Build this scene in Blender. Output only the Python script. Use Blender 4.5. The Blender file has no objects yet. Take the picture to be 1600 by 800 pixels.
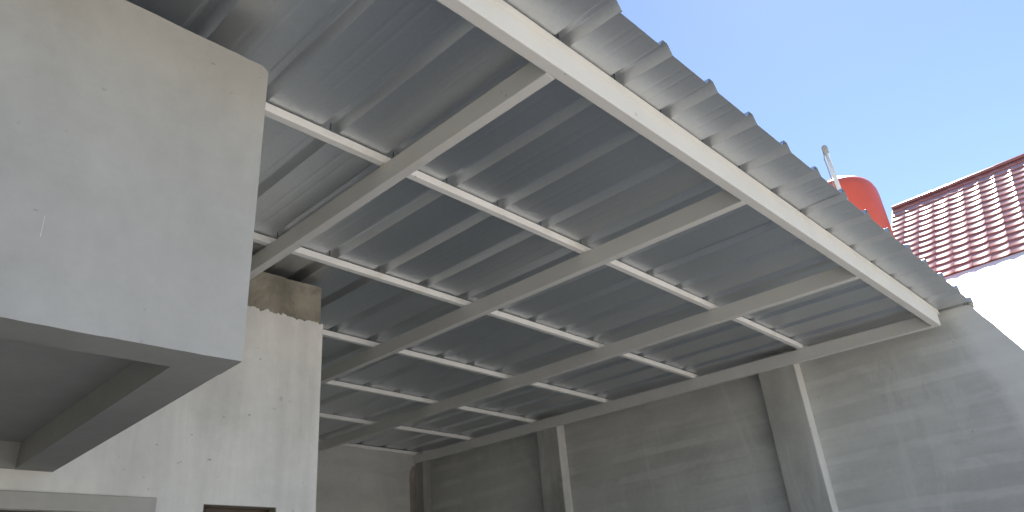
import bpy, math, random
from mathutils import Matrix, Vector, noise
R = math.radians
sc = bpy.context.scene
col = sc.collection
EYE = 1.6                      # height of the photographer's eye above the floor

# ------------------------------------------------------------------ camera
CAM = ((0.7038, 0.2697, 0.6571), (-0.7058, 0.3697, 0.6042), (-0.0800, -0.8891, 0.4506))
cd = bpy.data.cameras.new('camera'); cam = bpy.data.objects.new('camera', cd); col.objects.link(cam)
cx, cy, cz = (Vector((CAM[0][i], CAM[1][i], CAM[2][i])) for i in range(3))
m3 = Matrix((cx, -cy, -cz)).transposed()
cam.matrix_world = Matrix.Translation((0, 0, EYE)) @ m3.to_4x4()
cd.sensor_width = 36; cd.lens = 1142.8 / 1600 * 36; cd.clip_start = 0.05; cd.clip_end = 2000
sc.camera = cam

# ------------------------------------------------------------------ light
SUN = Vector((math.cos(R(50)) * math.cos(R(13)), math.cos(R(50)) * math.sin(R(13)), math.sin(R(50))))
wd = bpy.data.worlds.new('World'); sc.world = wd; wd.use_nodes = True
nt = wd.node_tree; bg = nt.nodes['Background']
sky = nt.nodes.new('ShaderNodeTexSky'); sky.sky_type = 'NISHITA'; sky.sun_disc = False
sky.sun_elevation = math.asin(SUN.z); sky.sun_rotation = math.atan2(SUN.x, SUN.y)
sky.air_density = 1.0; sky.dust_density = 0.05; sky.ozone_density = 2.5
nt.links.new(sky.outputs[0], bg.inputs[0]); bg.inputs[1].default_value = 0.078
sl = bpy.data.lights.new('sun', 'SUN'); sl.energy = 5.0; sl.angle = R(0.53); sl.color = (1.0, 0.95, 0.87)
so = bpy.data.objects.new('sun', sl); col.objects.link(so)
so.rotation_euler = SUN.to_track_quat('Z', 'Y').to_euler(); so.location = (0, -6, 12)
vs = sc.view_settings
vs.view_transform = 'Standard'; vs.look = 'None'; vs.gamma = 1.0; vs.use_curve_mapping = False
vs.exposure = 1.45
vs.use_white_balance = True; vs.white_balance_temperature = 6700; vs.white_balance_tint = 14
sc.render.engine = 'CYCLES'
sc.cycles.max_bounces = 10; sc.cycles.diffuse_bounces = 6; sc.cycles.glossy_bounces = 5
sc.render.resolution_x = 1024; sc.render.resolution_y = 512

# ------------------------------------------------------------------ helpers
def tag(o, label=None, cat=None, group=None, kind=None):
    if label: o['label'] = label
    if cat: o['category'] = cat
    if group: o['group'] = group
    if kind: o['kind'] = kind
    return o
def empty(name, loc=(0, 0, 0), parent=None):
    o = bpy.data.objects.new(name, None); col.objects.link(o); o.location = loc; o.parent = parent
    o.empty_display_size = 0.2
    return o
class MB:
    def __init__(s): s.v = []; s.f = []; s.sm = []
    def vert(s, p): s.v.append(tuple(p)); return len(s.v) - 1
    def face(s, ix, sm=False): s.f.append(tuple(ix)); s.sm.append(sm)
    def quad(s, a, b, c, d, sm=False):
        n = len(s.v); s.v += [tuple(a), tuple(b), tuple(c), tuple(d)]; s.face((n, n+1, n+2, n+3), sm)
    def box(s, x0, x1, y0, y1, z0, z1):
        n = len(s.v)
        s.v += [(x, y, z) for z in (z0, z1) for y in (y0, y1) for x in (x0, x1)]
        for q in ((0, 2, 3, 1), (4, 5, 7, 6), (0, 1, 5, 4), (2, 6, 7, 3), (0, 4, 6, 2), (1, 3, 7, 5)):
            s.face([n + i for i in q])
        return s
    def prism(s, pts, axis, a, b):
        """closed polygon (u,w) extruded along axis 'x' or 'y' from a to b"""
        n = len(s.v); k = len(pts)
        for t in (a, b):
            for u, w in pts: s.v.append((t, u, w) if axis == 'x' else (u, t, w))
        s.face([n + i for i in range(k)]); s.face([n + k + i for i in reversed(range(k))])
        for i in range(k):
            j = (i + 1) % k; s.face((n + i, n + k + i, n + k + j, n + j))
        return s
    def lathe(s, prof, seg=32, c=(0, 0, 0)):
        n = len(s.v); k = len(prof)
        for i in range(seg):
            a = 2 * math.pi * i / seg
            for r, z in prof: s.v.append((c[0] + r * math.cos(a), c[1] + r * math.sin(a), c[2] + z))
        for i in range(seg):
            i2 = (i + 1) % seg
            for j in range(k - 1):
                s.face((n + i * k + j, n + i2 * k + j, n + i2 * k + j + 1, n + i * k + j + 1), True)
        s.face([n + i * k for i in reversed(range(seg))]); s.face([n + i * k + k - 1 for i in range(seg)])
        return s
    def tube(s, pts, r, seg=10):
        n = len(s.v); pts = [Vector(p) for p in pts]
        for i, p in enumerate(pts):
            d = (pts[min(i + 1, len(pts) - 1)] - pts[max(i - 1, 0)]).normalized()
            a = d.orthogonal().normalized(); b = d.cross(a)
            if i:
                a = (pa - d * pa.dot(d)).normalized(); b = d.cross(a)
            pa = a
            for k in range(seg):
                t = 2 * math.pi * k / seg; s.v.append(tuple(p + (a * math.cos(t) + b * math.sin(t)) * r))
        for i in range(len(pts) - 1):
            for k in range(seg):
                k2 = (k + 1) % seg
                s.face((n + i*seg + k, n + i*seg + k2, n + (i+1)*seg + k2, n + (i+1)*seg + k), True)
        s.face([n + k for k in reversed(range(seg))]); e = n + (len(pts) - 1) * seg
        s.face([e + k for k in range(seg)])
        return s
    def lump(s, c, r, seed=0, flat=0.7, sub=2):
        import bmesh
        bm = bmesh.new(); bmesh.ops.create_icosphere(bm, subdivisions=sub, radius=1)
        n = len(s.v)
        for v in bm.verts:
            q = v.co.normalized()
            k = 1 + 0.55 * noise.noise(q * 1.7 + Vector((seed * 3.1, seed, 0))) + 0.25 * noise.noise(q * 4.1 + Vector((0, seed, 7)))
            s.v.append((c[0] + q.x * r[0] * k, c[1] + q.y * r[1] * k, c[2] + q.z * r[2] * k))
        for f in bm.faces: s.face([n + v.index for v in f.verts], True)
        bm.free(); return s
    def build(s, name, mat, parent=None, bevel=0, recalc=True):
        me = bpy.data.meshes.new(name); me.from_pydata(s.v, [], s.f)
        me.polygons.foreach_set('use_smooth', s.sm)
        me.materials.append(mat); me.update()
        if recalc:
            import bmesh
            bm = bmesh.new(); bm.from_mesh(me); bmesh.ops.recalc_face_normals(bm, faces=bm.faces); bm.to_mesh(me); bm.free()
        o = bpy.data.objects.new(name, me); col.objects.link(o); o.parent = parent
        if bevel:
            b = o.modifiers.new('bevel', 'BEVEL'); b.width = bevel; b.segments = 2; b.limit_method = 'ANGLE'; b.angle_limit = R(50)
        return o

# ------------------------------------------------------------------ materials
def new_mat(name):
    m = bpy.data.materials.new(name); m.use_nodes = True
    n = m.node_tree.nodes; b = n['Principled BSDF']
    return m, n, m.node_tree.links, b
def coords(n, l, scale=(1, 1, 1), rot=(0, 0, 0)):
    g = n.new('ShaderNodeNewGeometry'); mp = n.new('ShaderNodeMapping')
    mp.inputs['Scale'].default_value = scale; mp.inputs['Rotation'].default_value = rot
    l.new(g.outputs['Position'], mp.inputs['Vector']); return mp.outputs[0]
def tex(n, l, vec, scale, detail=6, rough=0.6, dist=0.0):
    t = n.new('ShaderNodeTexNoise'); t.inputs['Scale'].default_value = scale
    t.inputs['Detail'].default_value = detail; t.inputs['Roughness'].default_value = rough
    t.inputs['Distortion'].default_value = dist
    l.new(vec, t.inputs['Vector']); return t.outputs['Fac']
def ramp(n, l, fac, stops):
    r = n.new('ShaderNodeValToRGB'); e = r.color_ramp.elements
    while len(e) < len(stops): e.new(0.5)
    for k, (p, c) in zip(e, stops):
        k.position = p; k.color = (*c, 1) if isinstance(c, tuple) else (c, c, c, 1)
    l.new(fac, r.inputs[0]); return r.outputs[0]
def mix(n, l, a, b, fac, mode='MIX'):
    x = n.new('ShaderNodeMix'); x.data_type = 'RGBA'; x.blend_type = mode
    for sock, v in ((x.inputs[0], fac), (x.inputs[6], a), (x.inputs[7], b)):
        if isinstance(v, (int, float)): sock.default_value = v if sock == x.inputs[0] else (v, v, v, 1)
        elif isinstance(v, tuple): sock.default_value = (*v, 1)
        else: l.new(v, sock)
    return x.outputs[2]
def bump(n, l, b, h, strength, dist=0.01):
    u = n.new('ShaderNodeBump'); u.inputs['Strength'].default_value = strength; u.inputs['Distance'].default_value = dist
    l.new(h, u.inputs['Height']); l.new(u.outputs[0], b.inputs['Normal'])

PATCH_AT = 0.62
def plaster(name, c, blotch=0.12, streak=(1, 1, 1), streak_amt=0.1, specks=0.5, stain=None, stain_amt=0.3, bumpy=0.25, courses=0.0, patch=0.0):
    """painted or skimmed cement: cloudy base, directional brush marks, small pits"""
    m, n, l, b = new_mat(name)
    p = coords(n, l)
    d = tuple(x * (1 - blotch * 1.6) for x in c); u = tuple(min(1, x * (1 + blotch)) for x in c)
    base = ramp(n, l, tex(n, l, p, 1.3, 8, 0.62, 0.4), [(0.32, d), (0.5, c), (0.7, u)])
    ps = coords(n, l, streak)
    st = ramp(n, l, tex(n, l, ps, 3.0, 5, 0.55, 0.2), [(0.35, 1 - streak_amt * 1.3), (0.65, 1 + 0.0)])
    base = mix(n, l, base, st, 1.0, 'MULTIPLY')
    fine = ramp(n, l, tex(n, l, p, 22, 6, 0.65), [(0.3, 0.93), (0.7, 1.0)])
    base = mix(n, l, base, fine, 1.0, 'MULTIPLY')
    if stain:
        sf = ramp(n, l, tex(n, l, coords(n, l, streak), 1.7, 7, 0.7, 0.8), [(0.53, 0.0), (0.66, 1.0)])
        base = mix(n, l, base, stain, mix(n, l, 0.0, stain_amt, sf, 'MIX'))
        base = base
    if courses:                       # block courses ghosting through the skim coat, patchily
        wv = n.new('ShaderNodeTexWave'); wv.wave_type = 'BANDS'; wv.bands_direction = 'Z'
        wv.inputs['Scale'].default_value = 1.55; wv.inputs['Distortion'].default_value = 2.2; wv.inputs['Detail'].default_value = 4
        wv.inputs['Detail Scale'].default_value = 1.6; l.new(coords(n, l, (1, 0.25, 1)), wv.inputs['Vector'])
        cf = ramp(n, l, wv.outputs['Fac'], [(0.70, 0.0), (0.86, 1.0)])
        cm = ramp(n, l, tex(n, l, coords(n, l, (1, 0.8, 1.6)), 1.9, 5, 0.7, 0.6), [(0.44, 0.0), (0.56, courses)])
        base = mix(n, l, base, tuple(min(1, x * 1.22) for x in c), mix(n, l, cf, cm, 1.0, 'MULTIPLY'))
        vb = ramp(n, l, tex(n, l, coords(n, l, (1, 1.0, 0.28)), 1.35, 7, 0.72, 1.2), [(0.55, 0.0), (0.60, 0.3)])
        base = mix(n, l, base, tuple(min(1, x * 1.18) for x in c), vb)
    if patch:                         # paler tone with a ragged edge near the wall's slanting end
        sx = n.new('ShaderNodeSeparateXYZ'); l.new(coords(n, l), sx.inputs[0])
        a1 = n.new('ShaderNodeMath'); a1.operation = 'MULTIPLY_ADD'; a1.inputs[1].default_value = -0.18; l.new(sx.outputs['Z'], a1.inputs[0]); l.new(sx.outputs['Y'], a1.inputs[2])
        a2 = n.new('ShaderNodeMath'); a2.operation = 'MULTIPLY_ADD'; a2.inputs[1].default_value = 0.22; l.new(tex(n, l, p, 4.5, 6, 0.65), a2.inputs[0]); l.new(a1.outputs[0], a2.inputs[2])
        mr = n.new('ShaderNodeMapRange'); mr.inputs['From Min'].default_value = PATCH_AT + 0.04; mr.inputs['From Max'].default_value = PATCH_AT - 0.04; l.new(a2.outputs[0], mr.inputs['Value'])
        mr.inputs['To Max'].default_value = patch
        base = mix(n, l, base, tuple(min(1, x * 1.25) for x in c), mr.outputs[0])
    if specks:
        pf = ramp(n, l, tex(n, l, p, 38, 2, 0.4), [(0.715, 0.0), (0.76, specks)])
        zone = ramp(n, l, tex(n, l, p, 2.6, 3, 0.5), [(0.48, 0.0), (0.62, 1.0)])
        pf = mix(n, l, pf, zone, 1.0, 'MULTIPLY')
        base = mix(n, l, base, tuple(x * 0.35 for x in c), pf)
    l.new(base, b.inputs['Base Color']); b.inputs['Roughness'].default_value = 0.85
    b.inputs['Specular IOR Level'].default_value = 0.25
    h = mix(n, l, tex(n, l, p, 9, 8, 0.65), tex(n, l, ps, 14, 4, 0.6), 0.4)
    bump(n, l, b, h, bumpy, 0.012)
    return m
M = {}
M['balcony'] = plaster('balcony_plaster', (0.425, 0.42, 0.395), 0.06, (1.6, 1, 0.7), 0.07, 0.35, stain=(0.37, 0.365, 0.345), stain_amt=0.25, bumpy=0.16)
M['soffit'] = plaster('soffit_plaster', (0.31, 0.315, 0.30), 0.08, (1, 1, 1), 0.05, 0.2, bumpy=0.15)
M['house'] = plaster('house_whitewash', (0.73, 0.73, 0.70), 0.09, (2.6, 2.6, 0.22), 0.11, 0.8, stain=(0.60, 0.61, 0.60), stain_amt=0.5, bumpy=0.2)
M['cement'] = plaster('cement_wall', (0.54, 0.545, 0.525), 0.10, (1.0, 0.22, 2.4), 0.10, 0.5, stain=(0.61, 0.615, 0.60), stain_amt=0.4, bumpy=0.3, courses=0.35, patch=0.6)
M['pillar'] = plaster('pillar_cement', (0.46, 0.46, 0.435), 0.14, (2.0, 2.0, 0.35), 0.15, 0.6, stain=(0.55, 0.55, 0.535), stain_amt=0.6, bumpy=0.35)
M['rear'] = plaster('rear_wall_cement', (0.62, 0.62, 0.59), 0.09, (0.35, 1, 1.6), 0.10, 0.4, stain=(0.68, 0.68, 0.65), stain_amt=0.4, bumpy=0.25)
M['raw'] = plaster('raw_mortar', (0.33, 0.305, 0.25), 0.30, (2.0, 2.0, 1.2), 0.25, 0.7, stain=(0.15, 0.138, 0.105), stain_amt=0.7, bumpy=0.9)
M['brown'] = plaster('brown_mortar', (0.42, 0.375, 0.335), 0.25, (2, 2, 0.6), 0.2, 0.4, bumpy=0.7)
M['floor'] = plaster('floor_concrete', (0.40, 0.39, 0.365), 0.10, (1, 1, 1), 0.08, 0.3, bumpy=0.3)
M['bounce'] = plaster('bounce_concrete', (0.60, 0.58, 0.54), 0.06, (1, 1, 1), 0.05, 0.3, bumpy=0.3)
M['ground'] = plaster('ground_soil', (0.16, 0.15, 0.115), 0.15, (1, 1, 1), 0.1, 0.3, bumpy=0.4)
M['white_wall'] = plaster('neighbour_white_paint', (0.90, 0.895, 0.88), 0.02, (1, 1, 0.4), 0.02, 0.0, bumpy=0.1)

def paint(name, k):
    m, n, l, b = new_mat(name)
    sc_ = lambda c: tuple(v * k for v in c)
    p = coords(n, l)
    c = ramp(n, l, tex(n, l, p, 2.2, 6, 0.6, 0.6), [(0.33, sc_((0.665, 0.665, 0.64))), (0.55, sc_((0.71, 0.71, 0.685))), (0.72, sc_((0.73, 0.725, 0.685)))])
    y = ramp(n, l, tex(n, l, p, 9, 4, 0.6, 0.3), [(0.55, 0.0), (0.72, 0.35)])
    c = mix(n, l, c, (0.66, 0.62, 0.50), y)
    g = ramp(n, l, tex(n, l, p, 34, 2, 0.5), [(0.73, 0.0), (0.77, 0.6)])
    c = mix(n, l, c, (0.30, 0.26, 0.20), g)
    l.new(c, b.inputs['Base Color']); b.inputs['Roughness'].default_value = 0.5
    b.inputs['Specular IOR Level'].default_value = 0.35
    bump(n, l, b, tex(n, l, p, 30, 4, 0.6), 0.05, 0.004)
    return m
M['paint'] = paint('cream_steel_paint', 0.92)
M['lit_paint'] = paint('lit_purlin_paint', 1.17)  # same frame paint, lightened in place of stronger light from the front

def galv():
    m, n, l, b = new_mat('zincalume_sheet')
    p = coords(n, l, (1.0, 0.12, 1.0))
    c = ramp(n, l, tex(n, l, p, 4, 4, 0.55, 0.2), [(0.3, (0.675, 0.70, 0.72)), (0.7, (0.70, 0.725, 0.745))])
    q = coords(n, l)
    sp = ramp(n, l, tex(n, l, q, 60, 3, 0.6), [(0.3, 0.94), (0.7, 1.0)])
    c = mix(n, l, c, sp, 1.0, 'MULTIPLY')
    l.new(c, b.inputs['Base Color']); b.inputs['Metallic'].default_value = 1.0
    r = n.new('ShaderNodeMapRange'); r.inputs['To Min'].default_value = 0.44; r.inputs['To Max'].default_value = 0.50
    l.new(tex(n, l, q, 1.6, 4, 0.6), r.inputs['Value']); l.new(r.outputs[0], b.inputs['Roughness'])
    bump(n, l, b, tex(n, l, coords(n, l, (1.0, 0.7, 1.0)), 1.3, 2, 0.4), 0.10, 0.02)
    return m
M['galv'] = galv()

def simple(name, c, rough=0.5, metal=0.0, var=0.1, scale=6, spec=0.5, coat=0.0, bumpy=0.05):
    m, n, l, b = new_mat(name)
    p = coords(n, l)
    cc = ramp(n, l, tex(n, l, p, scale, 6, 0.6, 0.3), [(0.3, tuple(x * (1 - var) for x in c)), (0.7, tuple(min(1, x * (1 + var)) for x in c))])
    l.new(cc, b.inputs['Base Color']); b.inputs['Roughness'].default_value = rough; b.inputs['Metallic'].default_value = metal
    b.inputs['Specular IOR Level'].default_value = spec; b.inputs['Coat Weight'].default_value = coat
    if bumpy: bump(n, l, b, tex(n, l, p, scale * 4, 4, 0.6), bumpy, 0.01)
    return m
M['tank'] = simple('orange_plastic', (0.74, 0.115, 0.065), 0.42, var=0.06, scale=2.5, bumpy=0.03)
M['pvc'] = simple('white_pvc', (0.80, 0.79, 0.74), 0.4, var=0.04, bumpy=0)
M['pvc_cap'] = simple('grey_pvc', (0.36, 0.34, 0.30), 0.55, var=0.2, scale=30, bumpy=0)
M['tile'] = simple('maroon_glazed_tile', (0.40, 0.155, 0.13), 0.14, var=0.16, scale=2.2, spec=0.6, bumpy=0.02)
M['screw'] = simple('dark_zinc_screw', (0.10, 0.10, 0.10), 0.5, metal=0.6, bumpy=0)
M['wood'] = simple('dark_brown_wood', (0.07, 0.045, 0.03), 0.5, var=0.25, scale=9)
M['white_sheet'] = simple('white_painted_sheet', (0.88, 0.875, 0.86), 0.38, var=0.02, scale=1.5, bumpy=0)
M['glass'] = simple('dark_glass', (0.02, 0.022, 0.025), 0.06, var=0.02, bumpy=0)
M['mortar'] = plaster('mortar_crumbs', (0.40, 0.39, 0.36), 0.25, (1, 1, 1), 0.2, 0.5, bumpy=0.8)

# ------------------------------------------------------------------ frames of reference
# everything below is laid out in metres with the eye at the origin, z measured from eye level;
# the canopy's own axes (x along purlins, v along rafters, n across the sheet) lean 2 degrees from the level
W = Matrix(((0.99994, 0.00036, 0.01110), (0.0, 0.99947, -0.03240), (-0.01110, 0.03240, 0.99942)))
def rw(x, v, n): return W @ Vector((x, v, n)) + Vector((0, 0, EYE))
def z_at(x, y, n):             # level height (from the eye) of the sheet plane n above plan position x, y
    v = y / W[1][1] + 0.0324 * n
    return W[2][0] * x + W[2][1] * v + W[2][2] * n

# ------------------------------------------------------------------ ground
g = MB(); S = 600
g.quad((-S, -S, -0.004), (S, -S, -0.004), (S, S, -0.004), (-S, S, -0.004))
tag(g.build('ground', M['ground'], recalc=False), kind='structure')
d = MB(); d.box(-1.8, 9.5, -40.0, -1.601, -0.10, 0.012)  # unseen pale slab on dark soil, added to steer the bounce light
tag(d.build('bounce_slab', M['bounce']), kind='structure')
f = MB(); f.box(-1.8, 5.90, -1.6, 7.25, -0.10, 0.02)
tag(f.build('courtyard_floor', M['floor']), kind='structure')

# ------------------------------------------------------------------ the house on the left
XC, YW = 2.145, 3.52                       # its free corner and its front face
house = empty('house', (XC, YW, 0))
tag(house, 'grey plastered house with boxy balcony, bare mortar band under the metal roof', 'house')
def L(x, y, z): return (x - XC, y - YW, z + EYE)
def wall_holes(mb, xs, zs, holes, y0, y1):
    """wall between y0 (front) and y1 in the house frame, gridded at xs/zs, cells in holes left open"""
    nx, nz = len(xs) - 1, len(zs) - 1
    op = lambda i, k: i < 0 or k < 0 or i >= nx or k >= nz or any(h[0] - 1e-6 <= (xs[i] + xs[i+1]) / 2 <= h[1] + 1e-6 and h[2] <= (zs[k] + zs[k+1]) / 2 <= h[3] for h in holes)
    for i in range(nx):
        for k in range(nz):
            if op(i, k): continue
            a, b, c, d = xs[i], xs[i+1], zs[k], zs[k+1]
            mb.quad(L(a, y0, c), L(b, y0, c), L(b, y0, d), L(a, y0, d)); mb.quad(L(b, y1, c), L(a, y1, c), L(a, y1, d), L(b, y1, d))
            if op(i - 1, k): mb.quad(L(a, y1, c), L(a, y0, c), L(a, y0, d), L(a, y1, d))
            if op(i + 1, k): mb.quad(L(b, y0, c), L(b, y1, c), L(b, y1, d), L(b, y0, d))
            if op(i, k - 1): mb.quad(L(a, y1, c), L(b, y1, c), L(b, y0, c), L(a, y0, c))
            if op(i, k + 1): mb.quad(L(a, y0, d), L(b, y0, d), L(b, y1, d), L(a, y1, d))
DOOR = (0.25, 1.25, -EYE, 0.570); WIN = (1.549, 1.920, -0.35, 0.6265)
ZRAW = 1.64
core = MB()
wall_holes(core, [-9.0, DOOR[0], DOOR[1], WIN[0], WIN[1], XC - 0.012], [-EYE, WIN[2], DOOR[3], WIN[3], 1.60, 1.895], [DOOR, WIN], YW + 0.012, YW + 0.16)
core.box(*[v for v in (XC - 0.16 - XC, -0.012, 0.1605, 7.2 - YW, 0.0, 1.895 + EYE)])
# ragged crest of the bare mortar band
rnd = random.Random(4)
N = 70; xs = [1.45 + (XC - 0.012 - 1.45) * i / N for i in range(N + 1)]
for i in range(N):
    za, zb = (1.9 + 0.005 * noise.noise(Vector((x * 9, 0, 3))) + 0.006 * noise.noise(Vector((x * 40, 0, 3))) for x in (xs[i], xs[i+1]))
    core.quad(L(xs[i], YW + 0.012, 1.895), L(xs[i+1], YW + 0.012, 1.895), L(xs[i+1], YW + 0.012, zb), L(xs[i], YW + 0.012, za))
    core.quad(L(xs[i], YW + 0.012, za), L(xs[i+1], YW + 0.012, zb), L(xs[i+1], YW + 0.14, zb), L(xs[i], YW + 0.14, za))
tag(core.build('wall', M['raw'], house, recalc=False), 'bare brown mortar wall core showing above the whitewash')
skin = MB()
ZS = 1.60
wall_holes(skin, [-9.0, DOOR[0], DOOR[1], WIN[0], WIN[1], XC], [-EYE, WIN[2], DOOR[3], WIN[3], ZS], [DOOR, WIN], YW, YW + 0.011)
# torn upper edge of the whitewash, finely stepped, a little thick and curling
N = 220; x0 = 0.90
def torn(x):
    return 1.672 - 0.016 * (x - 1.7) + 0.022 * noise.noise(Vector((x * 6, 1, 0))) + 0.020 * noise.noise(Vector((x * 22, 5, 0))) + 0.018 * noise.noise(Vector((x * 60, 9, 0)))
px = [x0 + (XC - x0) * i / N for i in range(N + 1)]
for i in range(N):
    a, b = px[i], px[i+1]; ta, tb = torn(a), torn(b)
    skin.quad(L(a, YW, ZS), L(b, YW, ZS), L(b, YW, tb - 0.006), L(a, YW, ta - 0.006))
    skin.quad(L(a, YW, ta - 0.006), L(b, YW, tb - 0.006), L(b, YW + 0.011, tb), L(a, YW + 0.011, ta))
skin.quad(L(XC, YW, ZS), L(XC, YW + 0.011, ZS), L(XC, YW + 0.011, torn(XC)), L(XC, YW, torn(XC) - 0.006))
skin.quad(L(-9.0, YW, ZS), L(x0, YW, ZS), L(x0, YW, 1.67), L(-9.0, YW, 1.67))
# the skin returns round the corner along the side of the house
skin.box(-0.0115, 0.0, 0.0112, 7.2 - YW, 0.0, 1.66 + EYE)
tag(skin.build('whitewash_layer', M['house'], house, recalc=False), 'pale whitewash coat with a torn upper edge')
# door surround (proud plaster band) with frame and leaf
s = MB()
s.box(*[v for v in (-0.5 - XC, 1.328 - XC, -0.016, -0.0005, 0.570 + EYE, 0.641 + EYE)])
s.box(1.25 - XC, 1.328 - XC, -0.016, -0.0005, 0.0, 0.5695 + EYE)
s.build('door_surround', M['balcony'], house, bevel=0.004)
d = MB(); d.box(DOOR[0] - XC + 0.001, DOOR[0] - XC + 0.05, 0.05, 0.11, 0.021, DOOR[3] + EYE - 0.001)
d.box(DOOR[1] - XC - 0.05, DOOR[1] - XC - 0.001, 0.05, 0.11, 0.021, DOOR[3] + EYE - 0.001)
d.box(DOOR[0] - XC + 0.05, DOOR[1] - XC - 0.05, 0.05, 0.11, DOOR[3] + EYE - 0.05, DOOR[3] + EYE - 0.001)
df = d.build('door_frame', M['wood'], house, bevel=0.003)
d = MB(); d.box(DOOR[0] - XC + 0.052, DOOR[1] - XC - 0.052, 0.06, 0.10, 0.025, DOOR[3] + EYE - 0.053); 
d.box(DOOR[0] - XC + 0.17, DOOR[1] - XC - 0.17, 0.050, 0.0595, 0.9, 1.95); d.box(DOOR[0] - XC + 0.17, DOOR[1] - XC - 0.17, 0.050, 0.0595, 0.15, 0.75)
d.build('door', M['wood'], house, bevel=0.004)
w = MB(); a, b, c, e = WIN; a -= XC; b -= XC; c += EYE; e += EYE
w.box(a + 0.001, a + 0.04, 0.07, 0.12, c + 0.001, e - 0.001); w.box(b - 0.04, b - 0.001, 0.07, 0.12, c + 0.001, e - 0.001)
w.box(a + 0.04, b - 0.04, 0.07, 0.12, e - 0.04, e - 0.001); w.box(a + 0.04, b - 0.04, 0.07, 0.12, c + 0.001, c + 0.04)
wf = w.build('window', M['wood'], house, bevel=0.003)
w = MB(); w.box(a + 0.041, b - 0.041, 0.093, 0.099, c + 0.041, e - 0.041); w.build('pane', M['glass'], wf)
# balcony: parapet walls down to the edge beams, with a higher slab between them
XB, YB, ZB, ZT = 0.898, 1.888, 0.7226, 1.792
def under(o):                  # beam undersides and inner faces take a darker plaster tone
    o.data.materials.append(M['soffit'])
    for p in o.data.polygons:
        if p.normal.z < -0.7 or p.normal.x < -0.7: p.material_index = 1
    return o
# parapet as an L in plan, outer edges finely cut so that they wander like hand plaster
def wob(t, s, amp): return amp * (noise.noise(Vector((t * 5, s, 0))) + 0.6 * noise.noise(Vector((t * 21, s, 4))))
bp = MB(); NX = 260; FX0 = -9.0
xs = [FX0 + (XB - FX0) * i / NX for i in range(NX)] + [XB - 0.024, XB - 0.016, XB - 0.010, XB - 0.005, XB]
cols = []
for x in xs:
    zt = ZT + wob(x, 1, 0.004) - (0.018 * max(0.0, (x - (XB - 0.024)) / 0.024) ** 1.4)
    zb = ZB + wob(x, 2, 0.0025)
    k = 1.0 if x < XB - 0.001 else 0.0
    cols.append([bp.vert(L(x, YB, zb)), bp.vert(L(x, YB, zt - 0.003)), bp.vert(L(x, YB + 0.008, zt)), bp.vert(L(x, YB + 0.135, zt)), bp.vert(L(x, YB + 0.135, zb))])
for p, q in zip(cols, cols[1:]):
    for i in range(5):
        j = (i + 1) % 5; bp.face((p[i], q[i], q[j], p[j]), False)
bp.face(cols[0]); bp.face(list(reversed(cols[-1])))
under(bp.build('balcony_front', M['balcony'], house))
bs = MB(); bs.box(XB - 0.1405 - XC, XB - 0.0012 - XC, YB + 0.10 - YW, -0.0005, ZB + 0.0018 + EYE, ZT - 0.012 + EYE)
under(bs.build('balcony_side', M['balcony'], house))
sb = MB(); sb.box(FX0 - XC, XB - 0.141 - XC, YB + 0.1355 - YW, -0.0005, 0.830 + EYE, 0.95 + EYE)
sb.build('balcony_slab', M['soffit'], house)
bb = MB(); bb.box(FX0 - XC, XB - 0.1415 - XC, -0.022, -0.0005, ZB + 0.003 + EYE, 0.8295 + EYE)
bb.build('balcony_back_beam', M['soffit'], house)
m = MB(); m.prism([(0.3518 - XC, 0.946 + EYE), (0.3532 - XC, 0.946 + EYE), (0.3524 - XC, 1.005 + EYE), (0.3516 - XC, 1.005 + EYE)], 'y', YB - YW - 0.0006, YB - YW + 0.002)
m.build('scratch', M['house'], house)
# upper storey wall closing the gap at the far left
us = MB(); us.box(-9.0 - XC, -0.35 - XC, 0.165, 7.2 - YW, 1.9 + EYE, 4.4 + EYE)
us.build('upper_wall', M['house'], house)

lid = MB(); lid.box(-8.99 - XC, XC - 0.165 - XC, 0.1615, 7.195 - YW, 1.66 + EYE, 1.80 + EYE)  # unseen slab, added to keep light out of the gap above the wall
lid.build('gap_lid', M['soffit'], house)

# ------------------------------------------------------------------ party wall on the right
XP, XW = 5.745, 5.865
YBK = 7.20
pw = empty('party_wall', (XW, 4.0, 0))
tag(pw, 'long grey cement side wall with shallow pillars, slanting end at right', 'wall', kind='thing')
wl = MB()
prof = [(7.36, -EYE), (7.36, z_at(XW, 7.36, 1.81))]
for i in range(13):
    y = 7.0 - (7.0 - 1.02) * i / 12; prof.append((y, z_at(XW, y, 1.8325)))
sl_pts = []
NS = 40
for i in range(NS + 1):
    t = i / NS; y = 0.985 - 0.205 * (t * 7.5); z = 1.792 - 0.405 * (t * 7.5)
    if z < -EYE: z = -EYE
    w_ = 0.010 * noise.noise(Vector((t * 30, 0, 0))) + 0.006 * noise.noise(Vector((t * 90, 3, 0)))
    if i == 0: w_ = 0
    sl_pts.append((y + w_, z))
    if z <= -EYE: break
prof += sl_pts
wl.prism([(y - 4.0, z + EYE) for y, z in prof], 'x', 0.0, 0.13)
wl.build('wall_panel', M['cement'], pw)
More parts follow.
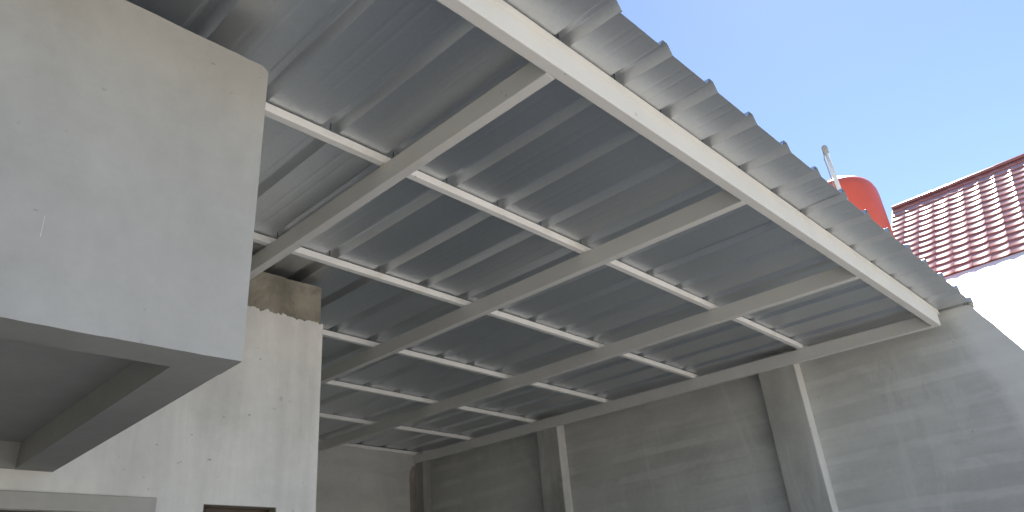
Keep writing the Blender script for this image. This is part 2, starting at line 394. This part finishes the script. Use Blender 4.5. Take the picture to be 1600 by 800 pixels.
for y0, y1, zt in ((2.301, 2.614, 1.862), (4.880, 5.160, 1.93), (7.05, YBK - 0.001, 1.95)):
    p = MB(); top = []
    NP = 14
    for i in range(NP + 1):
        y = y0 + (y1 - y0) * i / NP
        top.append((y - 4.0, min(z_at(XW, y, 1.8325), z_at(XW, y, 1.818) + 0.010 * noise.noise(Vector((y * 30, 0, 0)))) + EYE))
    p.prism([(y1 - 4.0, 0.021), (y0 - 4.0, 0.021)] + top, 'x', XP - XW, -0.0005)
    pl = p.build('pillar', M['pillar'], pw, bevel=0.004)
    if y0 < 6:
        q = MB(); q.box(XP - XW + 0.005, -0.001, y0 - 4.0 - 0.0025, y0 - 4.0 - 0.0004, 0.021, z_at(XW, y0, 1.80) + EYE); q.build('pale_strip', M['house'], pl)  # thin paler layer over the pillar's narrow side
rnd = random.Random(7)
def crumb(c, r, seed, sub):
    m = MB(); m.lump((0, 0, 0), r, seed, sub=sub); o = m.build('mortar_lump', M['mortar'], pw); o.location = c
for i in range(7):
    y = 2.27 + 0.05 * i + 0.02 * rnd.random()
    crumb((rnd.uniform(-0.10, -0.05), y - 4.0, z_at(XW, y, 1.824) + EYE), (0.02, 0.024, 0.007), i, 1)
for i, (x, y, n_, r) in enumerate([(0.062, 0.99, 1.852, 0.022), (0.085, 1.00, 1.842, 0.016), (0.075, 0.985, 1.838, 0.013), (0.105, 0.99, 1.838, 0.012), (0.06, 1.02, 1.846, 0.018)]):
    crumb((x, y - 4.0, z_at(XW + x, y, n_) + EYE), (r * 1.2, r, r), i + 20, 2)

# ------------------------------------------------------------------ rear wall
rwall = empty('rear_wall', (4.0, YBK, 0))
tag(rwall, 'grey cement wall closing the back, between the house corner and side wall', 'wall', kind='thing')
b = MB(); b.box(XC + 0.002 - 4.0, XW - 0.0005 - 4.0, 0.0, 0.14, 0.0, 1.0)
vv = b.v; top = lambda x: z_at(x, YBK, 1.802) + EYE
b.v = [(x, y, (0.0 if z == 0 else top(x + 4.0))) for x, y, z in vv]
b.build('wall_panel', M['rear'], rwall)
bk = MB(); bk.box(-13.0, XW + 0.13 - 4.0, 0.142, 0.28, 0.0, 2.75 + EYE)  # unseen block, added to stop light leaking in behind the sheets
bk.build('gap_blocker', M['rear'], rwall)
ms = MB(); NZ = 60
for i in range(NZ):
    za, zb = (1.84 - 3.4 * k / NZ for k in (i, i + 1))
    ea, eb = (5.655 + 0.02 * noise.noise(Vector((0, 0, z * 7))) + 0.012 * noise.noise(Vector((3, 0, z * 25))) for z in (za, zb))
    if i == 0: ea += 0.05
    ms.quad((eb - 4, -0.004, zb + EYE), (5.744 - 4, -0.004, zb + EYE), (5.744 - 4, -0.004, za + EYE), (ea - 4, -0.004, za + EYE))
    ms.quad((eb - 4, 0.0, zb + EYE), (eb - 4, -0.004, zb + EYE), (ea - 4, -0.004, za + EYE), (ea - 4, 0.0, za + EYE))
ms.build('mortar_strip', M['brown'], rwall, recalc=False)

# ------------------------------------------------------------------ the canopy: welded frame and metal sheets
cp = empty('canopy'); tag(cp, 'cream steel frame canopy roofed with ribbed grey metal sheets', 'canopy')
base = rw(3.0, 4.2, 1.70)
cp.matrix_world = Matrix.Translation(base) @ W.to_4x4()
def K(x, v, n): return (x - 3.0, v - 4.2, n - 1.70)
def bar(name, x0, x1, v0, v1, n0, n1, bevel=0.004, mat='paint'):
    m = MB(); a = K(x0, v0, n0); b = K(x1, v1, n1); m.box(a[0], b[0], a[1], b[1], a[2], b[2])
    return m.build(name, M[mat], cp, bevel=bevel)
NB, NTT, NQ = 1.700, 1.8000, 1.8378
VF, VB = 1.2388, 1.2881
bar('front_beam', -0.34, 5.738, VF, VB, NB, NTT - 0.0004)
for xl, xr, ve in ((1.5856, 1.6340, YW + 0.055), (2.9597, 3.0076, 7.25), (4.3325, 4.3804, 7.25)):
    bar('rafter', xl, xr, VB + 0.0005, ve, NB + 0.0003, NTT - 0.0008)
bar('wall_beam', 5.697, XP - 0.0006, VB + 0.0005, 7.25, NB + 0.0003, NTT - 0.0008)
for i, v in enumerate((VF + 0.001, 2.2400, 3.2470, 4.2530, 5.2420, 6.2320, 7.2360)):
    xl = -0.34 if i < 3 else XC + 0.002 - 0.02
    bar('purlin', xl, 5.800 if i == 0 else 5.835, v, v + 0.0375, NTT, NQ, 0.003, 'paint' if i == 0 else 'lit_paint')
# weld beads where rafters meet the front beam, and purlins cross rafters
for xl, xr in ((1.5856, 1.6340), (2.9597, 3.0076), (4.3325, 4.3804)):
    for v in (2.2400, 3.2470, 4.2530, 5.2420, 6.2320):
        if xl < 2 and v > 3.4: continue
        m = MB(); rr = random.Random(int(v * 77 + xl * 13))
        for k in range(5):
            p = K(xl - 0.004, v + 0.004 + 0.007 * k, NTT + 0.001); m.lump(p, (0.006, 0.006, 0.005), k + rr.random() * 9, sub=1)
        m.build('weld_bead', M['paint'], cp)
# sheets
PITCH, X1, VE = 0.3252, 1.632, 1.018
RIBH = 0.041
def profile(xa, nr, last):
    """underside polyline of a sheet with nr ribs, first rib centred at xa; returns (x, h)"""
    out = []
    for k in range(nr):
        c = xa + k * PITCH
        out += [(c - 0.046, 0), (c - 0.042, 0.001), (c - 0.017, RIBH - 0.002), (c - 0.013, RIBH), (c + 0.013, RIBH), (c + 0.017, RIBH - 0.002), (c + 0.042, 0.001), (c + 0.046, 0)]
        if k < nr - 1:
            for o in (0.134, 0.186):
                out += [(c + o - 0.012, 0), (c + o - 0.003, 0.0006), (c + o + 0.003, 0.0006), (c + o + 0.012, 0)]
    return out
k0 = -6; sheets = []
ki = k0; si = 0
rnd = random.Random(11)
while ki < 13:
    nr = min(4, 13 - ki + 1)
    pr = profile(X1 + ki * PITCH, nr, False)
    lift = 0.0045 + (0.0016 if si % 2 else 0.0)
    jit = rnd.uniform(-0.004, 0.004) + 0.0016 * (ki - 6)
    m = MB(); NV = 70; vend = 7.40
    idx = []
    for j in range(NV + 1):
        v = (VE + jit) + (vend - VE - jit) * j / NV
        row = []
        for q, (x, h) in enumerate(pr):
            pan = int(math.floor((x - X1) / PITCH + 0.001))
            dn = 0.0016 * noise.noise(Vector((pan * 7.3, v * 1.1, si))) + 0.0007 * noise.noise(Vector((pan * 3.1, v * 4.0, si + 9)))
            row.append(m.vert(K(x, v, NQ + lift + h + dn)))
        idx.append(row)
    n0 = len(m.v); TH_ = 0.0010; nc = len(pr)
    m.v += [(x, y, z + TH_) for x, y, z in m.v[:n0]]                      # upper skin
    for j in range(NV):
        for q in range(nc - 1):
            a_, b_, c_, d_ = idx[j][q], idx[j+1][q], idx[j+1][q+1], idx[j][q+1]
            m.face((a_, b_, c_, d_)); m.face((a_ + n0, d_ + n0, c_ + n0, b_ + n0))
    def rim(p, q): m.quad(m.v[p], m.v[q], m.v[q + n0], m.v[p + n0])
    for q in range(nc - 1): rim(idx[0][q], idx[0][q+1]); rim(idx[NV][q+1], idx[NV][q])
    for j in range(NV): rim(idx[j+1][0], idx[j][0]); rim(idx[j][nc-1], idx[j+1][nc-1])
    o = m.build('roof_sheet', M['galv'], cp, recalc=False)
    sheets.append(o)
    ki += 3; si += 1

# self-drilling screws through every rib crest into the purlins
sw = MB(); sw.tube([(0, 0, -0.004), (0, 0, 0.046)], 0.0026, 6); sw.tube([(0, 0, 0.0440), (0, 0, 0.0460)], 0.008, 10); sw.tube([(0, 0, 0.0461), (0, 0, 0.0515)], 0.0048, 6)
sme = None
for k in range(k0, 14):
    for v in (VF + 0.001, 2.2400, 3.2470, 4.2530, 5.2420, 6.2320):
        x = X1 + k * PITCH + rnd.uniform(-0.006, 0.006)
        if v > 4 and x < XC: continue
        if sme is None: o = sw.build('screw', M['screw'], cp); sme = o.data
        else:
            o = bpy.data.objects.new('screw', sme); col.objects.link(o); o.parent = cp
        o.location = K(x, v + 0.012 + rnd.uniform(-0.004, 0.004), NQ + 0.004)

# ------------------------------------------------------------------ water tank on its tower, with vent pipe
az = R(15.07); DT = 11.7; RT = 0.53
tx, ty = DT * math.cos(az), DT * math.sin(az); ztop = DT * 0.5235 + EYE
TH = 0.9                                             # extra height of the straight body
zb = ztop - 1.42 - TH
twr = empty('tank_tower', (tx, ty, 0)); tag(twr, 'grey concrete tower carrying the orange water tank', 'tower')
for sx in (-1, 1):
    for sy in (-1, 1):
        m = MB(); m.box(sx * 0.45 - 0.1, sx * 0.45 + 0.1, sy * 0.45 - 0.1, sy * 0.45 + 0.1, 0, zb - 0.151); m.build('column', M['pillar'], twr)
m = MB(); m.box(-0.7, 0.7, -0.7, 0.7, zb - 0.15, zb - 0.001); m.build('platform', M['pillar'], twr)
tk = empty('water_tank', (tx, ty, zb)); tag(tk, 'orange plastic water tank with domed top rising behind the canopy', 'water tank')
m = MB()
prf = [(0.46, 0.0), (0.49, 0.02), (RT, 0.06)]
prf += [(RT, 0.90), (RT - 0.008, 0.99), (RT - 0.035, 1.09), (RT - 0.085, 1.17), (RT - 0.15, 1.225), (RT - 0.23, 1.262), (0.20, 1.288), (0.185, 1.31), (0.16, 1.32)]
prf = [(r, z if z < 0.5 else z + TH) for r, z in prf]
m.lathe(prf, 64); m.build('body', M['tank'], tk)
m = MB(); m.lathe([(0.17, 1.3205), (0.178, 1.33), (0.178, 1.352), (0.16, 1.372), (0.08, 1.392), (0.04, 1.398)], 40, (0, 0, TH)); m.build('lid', M['tank'], tk)
m = MB(); m.lathe([(0.045, 1.3985), (0.05, 1.41), (0.045, 1.435), (0.02, 1.44)], 20, (0, 0, TH)); m.build('vent_cap', M['tank'], tk)
# pipe standing between the tank and the canopy edge
rp = Vector((0.9165, 0.2478, 0.5504)); DP = 10.2; rp = rp / math.hypot(rp.x, rp.y) * DP
pp = empty('vent_pipe', (rp.x, rp.y, 0)); tag(pp, 'thin white upright pipe with grey cap in front of the orange tank', 'pipe')
zt = rp.z + EYE
m = MB(); m.tube([(0.02, -0.02, 0.0), (0.02, -0.02, zt - 1.4), (0.012, -0.012, zt - 0.7), (0, 0, zt - 0.09)], 0.030, 14); m.build('pipe', M['pvc'], pp)
m = MB(); m.lathe([(0.034, zt - 0.14), (0.041, zt - 0.135), (0.041, zt - 0.03), (0.034, zt - 0.008), (0.015, zt)], 16); m.build('cap', M['pvc_cap'], pp)
m = MB(); m.tube([(-0.032, 0.018, zt - 0.12), (-0.048, 0.035, zt - 0.24), (-0.040, 0.03, zt - 0.4), (-0.034, 0.03, zt - 0.62), (-0.032, 0.02, zt - 1.2)], 0.009, 8); m.build('cord', M['pvc_cap'], pp)

# ------------------------------------------------------------------ neighbour's house with tiled roof
PIT = R(45.6); XE = 13.0; ZE = 0.353 * XE
XR = (ZE - math.tan(PIT) * XE) / (0.4657 - math.tan(PIT)); ZR = 0.4657 * XR
YE = 0.2113 * XR                                   # far verge
YN = -1.9
nh = empty('neighbour_house', (XR, (YE + YN) / 2, 0)); tag(nh, 'white neighbouring house under a maroon tiled pitched roof', 'house')
yo = (YE + YN) / 2
run = XR - XE; slope = run / math.cos(PIT)
wm = MB(); zw = ZE + EYE - 0.10
wx = -run + 0.04
gz = ZR + EYE - 0.12
wm.prism([(wx, 0), (-wx, 0), (-wx, zw), (0, gz - 0.06), (wx, zw)], 'y', YN + 0.25 - yo, YE - 0.25 - yo)
wm.build('wall', M['white_wall'], nh)
rf = MB()
for sgn in (-1, 1):
    nz = Vector((sgn * math.sin(PIT), 0, math.cos(PIT)))
    pts = [(sgn * run, ZE + EYE - 0.05), (0, ZR + EYE - 0.05), (0, ZR + EYE - 0.10), (sgn * run, ZE + EYE - 0.10)]
    rf.prism(pts if sgn < 0 else list(reversed(pts)), 'y', YN - yo, YE - yo)
roof = rf.build('roof', M['tile'], nh)
lr = MB(); lp = math.tan(R(40)); d0, d1 = -0.003, 3.0  # made-up white slope, pitched to catch sun where a wall would stay shaded
lr.prism([(-run + d0, ZE + EYE - 0.055), (-run - d1, ZE + EYE - 0.055 - lp * (d1 + d0)), (-run - d1, ZE + EYE - 0.095 - lp * (d1 + d0)), (-run + d0, ZE + EYE - 0.095)], 'y', YN - yo, YE + 1.5 - yo)
lr.build('sunlit_slope', M['white_sheet'], nh)
TW = 0.275; nrow = 16; TL = slope / nrow; ncol = int((YE - YN) / TW)
tm = MB(); NSG = 8
def trow(s_, dz):
    out = []
    for i in range(NSG + 1):
        u = i / NSG; h = 0.010 * (2 * u - 1) ** 2 + (0.004 if i == NSG else 0)
        out.append(tm.vert((s_, u * (TW - 0.003), h + dz)))
    return out
strips = ((-0.04, 0.002, TL, 0.023), (TL, 0.023, TL + 0.004, 0.008), (TL + 0.004, 0.008, -0.04, -0.004))
for sa, za, sb_, zb_ in strips:                        # top face, front lip, underside
    ra, rb = trow(sa, za), trow(sb_, zb_)
    for i in range(NSG): tm.face((ra[i], rb[i], rb[i+1], ra[i+1]), True)
tme = None
rnd = random.Random(3)
down = Vector((-math.cos(PIT), 0, -math.sin(PIT))); nrm = Vector((-math.sin(PIT), 0, math.cos(PIT)))
for r_ in range(nrow):
    for c_ in range(ncol):
        if tme is None:
            o = tm.build('roof_tile', M['tile'], roof, recalc=False); tme = o.data
        else:
            o = bpy.data.objects.new('roof_tile', tme); col.objects.link(o); o.parent = roof
        p = Vector((0, YE - yo - c_ * TW, ZR + EYE - 0.05)) + down * (r_ * TL) + nrm * 0.006
        ex = down + nrm * rnd.uniform(-0.006, 0.006); ey = Vector((0, -1, 0)); ez = ex.cross(ey).normalized(); 
        mm = Matrix((ex, ey, ez)).transposed().to_4x4(); mm.translation = p
        o.matrix_local = mm
# ridge caps
rc = MB(); prf = [(-0.09, -0.08), (-0.07, -0.02), (-0.035, 0.01), (0.0, 0.02), (0.035, 0.01), (0.07, -0.02), (0.09, -0.08)]
rc.prism(prf, 'y', 0, 0.40)
rme = None
k = 0; y = YE - yo - 0.40
while y > YN - yo - 0.01:
    if rme is None: o = rc.build('ridge_tile', M['tile'], roof); rme = o.data
    else:
        o = bpy.data.objects.new('ridge_tile', rme); col.objects.link(o); o.parent = roof
    o.location = (0, y, ZR + EYE + 0.0 + rnd.uniform(-0.004, 0.004)); o.scale = (1, 1.02, 1); y -= 0.395
